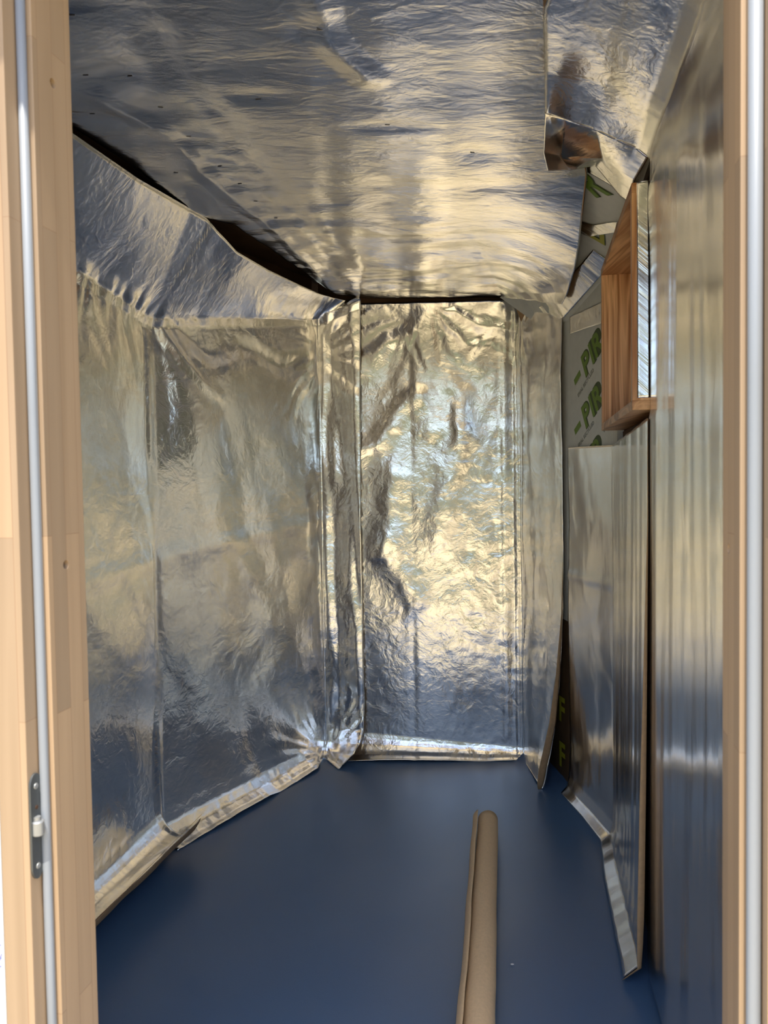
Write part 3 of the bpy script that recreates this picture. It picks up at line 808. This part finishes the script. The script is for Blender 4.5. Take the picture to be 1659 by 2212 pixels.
right = sheet('foil_sheet', [(rows_r, .010, right_disp, right_coords)], 'foil_long',
              'smooth silver foil sheet below the window, folded around the wall corner')
er = [r[-1] for r in rows_r]; wr_ = [.0, .002, .009, .019, .021, .018, .012, .006]
ce = [[p, (p[0]-k*.25, p[1]-k*.9, p[2]), (p[0]-k*1.15, p[1]-k*1.2, p[2])] for p, k in zip(er, wr_)]
sheet('curled_edge', [(ce, .012, None, lambda P: (P[..., 0], P[..., 2]))], 'kraft', parent=right, back='kraft')

# near right sheet: from the floor up the wall, over the slope and onto the ceiling
NY = [1.10, 1.30, 1.50, 1.70, 1.918]
def near_coords(P): return P[..., 1], P[..., 2]+(.75-P[..., 0])*.8*(P[..., 2] > 2.02)
def near_disp(S, T, P):
    low = 1-smooth(T, 1.75, 2.05)
    d = low*(.0040*gn(S*8, T*.7, 61)+.0011*gn(S*17+T*.8, T*1.3, 62)+.0012*crumple(S*8, T*1.5, 63, 2))
    d = d + (1-low)*(.007*gn(S*3.5+T*3, T*4, 64)+.0032*crumple(S*6+T*4, T*7, 65, 4))
    return d
nrow = [[(fx(Y)-.002, Y, z) for Y in NY[:-1]+[1.918 if z > 1.43 else 1.975]] for z in (.012, .5, 1.0, 1.42, 1.48, 1.9)]
top_ = [(fx(Y)-.006, Y, 2.085) for Y in NY]
lef_ = [(.305, 1.10, 2.188), (.308, 1.30, 2.184), (.315, 1.49, 2.184), (.362, 1.70, 2.184), (.392, 1.84, 2.165)]
def between(a, b, t, up): return [(*lerp(p, q, t)[:2], lerp(p, q, t)[2]+up) for p, q in zip(a, b)]
nrow += [top_, between(top_, lef_, .12, .012), between(top_, lef_, .5, .016), between(top_, lef_, .8, .008), lef_]
te_ = [top_[-1], (fx(2.05)-.02, 2.05, 2.083), (fx(2.2)-.015, 2.20, 2.080)]
le_ = [lef_[-1], (.391, 1.858, 2.080), (.404, 1.870, 2.042)]
mid_ = [nrow[-3][-1], (.585, 2.04, 2.140), (.60, 2.165, 2.170)]
ext = [te_, [nrow[-4][-1], (fx(2.05)-.045, 2.05, 2.10), (fx(2.2)-.04, 2.20, 2.098)], mid_, [nrow[-2][-1], (.452, 1.955, 2.112), (.492, 2.015, 2.100)], le_]
near = sheet('foil_sheet', [(nrow, .012, near_disp, near_coords), (ext, .008, near_disp, near_coords)], 'foil_long',
             'tall foil sheet on the near right wall, lapping over the slope onto the ceiling', mat2='foil')

# ceiling sheet
LE = [(-.99, 1.15, 2.205), (-.768, 1.958, 2.203), (-.70, 2.20, 2.206), (-.632, 2.525, 2.199), (-.598, 2.60, 2.199), (-.50, 2.70, 2.200), (-.43, 2.92, 2.196), (-.34, 3.19, 2.186), (-.262, 3.42, 2.176), (-.20, 3.595, 2.172), (-.105, 3.625, 2.166)]
RE = [(.35, 1.15, 2.20), (.40, 1.60, 2.20), (.47, 1.90, 2.20), (.545, 2.10, 2.198), (.600, 2.245, 2.186), (.640, 2.45, 2.150), (.685, 2.68, 2.105), (.705, 2.80, 2.085), (.718, 2.92, 2.055), (.722, 3.00, 2.025), (.712, 3.06, 1.996)]
def resample(ps, n):
    ps = np.array(ps); s = np.array(arc([tuple(p) for p in ps])); u = np.linspace(0, s[-1], n)
    return np.stack([np.interp(u, s, ps[:, k]) for k in range(3)], -1)
nL = 60
Lr, Rr = resample(LE, nL), resample(RE, nL)
Mr = resample([(.05, 1.15, 2.203), (.25, 2.5, 2.195), (.48, 3.3, 2.165), (.56, 3.588, 2.150)], nL)
M1 = resample([(-.45, 1.15, 2.204), (-.25, 2.5, 2.20), (.02, 3.3, 2.175), (.12, 3.615, 2.158)], nL)
cgrid = [[tuple(Lr[i]), tuple(M1[i]), tuple(Mr[i]), tuple(Rr[i])] for i in range(nL)]
def ceil_coords(P): return P[..., 0], P[..., 1]
def ceil_disp(S, T, P):
    far = smooth(T, 2.0, 3.2)
    S = S+.05*gn(S*3, T*3, 96); T = T+.05*gn(S*3, T*3, 97)
    d = .006*gn(S*1.6, T*2.2, 71)+.0022*gn(S*2.2+.7*T, T*6, 72)
    d = d + (.0012+.0024*far)*crumple(S*6, T*9.5, 73, 5)
    d = d + .006*far*gn(S*4+2*T, T*9, 74)
    d = d + .006*ridge(S, T, (-.62, 1.8), (-.20, 3.45), .04)-.004*ridge(S, T, (-.45, 1.6), (-.12, 3.3), .05, False)
    d = d + .008*ridge(S, T, (-.14, 1.45), (-.03, 1.75), .05)
    for (x, y) in STAPLES: d = d - .005*np.exp(-((S-x)**2/.006+(T-y)**2/.0015))
    return d
STAPLES = [(-.518, 1.868), (-.491, 2.027), (-.45, 2.212), (-.417, 2.339), (-.392, 2.472), (-.351, 2.636), (.023, 1.966), (-.279, 1.827),
           (-.586, 2.256), (-.693, 1.90), (-.584, 1.509), (-.545, 1.727), (-.643, 1.73), (-.113, 1.55), (.256, 2.136)]
ceil = sheet('foil_sheet', [(cgrid, .010, ceil_disp, ceil_coords)], 'foil_ceiling',
             'wide wrinkled foil sheet stapled flat across the ceiling')
# staples through the ceiling sheet
bm = bmesh.new(); bmesh.ops.create_cube(bm, size=1, matrix=Matrix.Diagonal((.012, .0012, .0012, 1))); bevel(bm, .0003)
st_me = bpy.data.meshes.new('staple'); bm.to_mesh(st_me); bm.free(); st_me.materials.append(M['staple'])
bpy.context.view_layer.update()
dg = bpy.context.evaluated_depsgraph_get()
random.seed(2)
for (x, y) in STAPLES:
    hit, loc, nrm, _ = ceil.ray_cast(Vector((x, y, 1.5)), Vector((0, 0, 1)))
    o = bpy.data.objects.new('staple', st_me); C.objects.link(o); o.parent = ceil
    o.location = (x, y, (loc.z if hit else 2.2)-.0008); o.rotation_euler = (0, 0, random.uniform(-.25, .25))

# foil tapes
def tape(pts_a, pts_b, label, seed, amp=.0045, step=.006):
    def cd(P): return P[..., 1]*1.0+P[..., 0]*.3, P[..., 2]+P[..., 0]
    def dp(S, T, P): return .003+amp*crumple(S*22, T*22, seed, 4)
    return sheet('foil_tape', [([pts_a, pts_b], step, dp, cd)], 'tape', label, 'foil tape', thick=.0004, back='tape')
tape([tuple(covep(Y, .06)) for Y in (2.72, 2.95, 3.15, 3.35)], [tuple(covep(Y, .36)) for Y in (2.72, 2.95, 3.15, 3.35)],
     'crinkled foil tape over the joint above the printed board, left of the window', 81)
tape([tuple(ep(s, 1.865+.06*s, .008)) for s in (0, .2, .40)], [tuple(ep(s, 1.945+.03*s, .008)) for s in (0, .2, .40)],
     'lower foil tape strip directly above the green lettering on the upright board', 82)
tape([tuple(covep(2.42, .15)), tuple(covep(2.55, .45)), tuple(covep(2.66, .95))], [tuple(covep(2.50, .15)), tuple(covep(2.64, .45)), tuple(covep(2.76, .95))],
     'foil tape strip running across the sloping board between the two big letters', 83)
tape([tuple(covep(2.13, .05)), tuple(covep(2.17, .5)), tuple(covep(2.20, .95))], [tuple(covep(2.23, .05)), tuple(covep(2.25, .5)), tuple(covep(2.28, .95))],
     'foil tape strip holding the torn end of the near right foil above the window', 84)
def fp3(t, o, z): p = fp(t, o); return (p[0], p[1], z)
tape([fp3(-.004, IN+.012, z) for z in (ZB+.03, 1.7, ZT)], [fp3(-.006, .0, z) for z in (ZB+.03, 1.7, ZT)],
     'bright foil tape along the near side of the wooden window box', 85, .0012)
tape([fp3(t, IN+.020, ZT+.003) for t in (-.004, .2, .4)], [fp3(t, .0, ZT+.004) for t in (-.004, .2, .4)],
     'foil tape along the top of the wooden window box', 86, .0012)
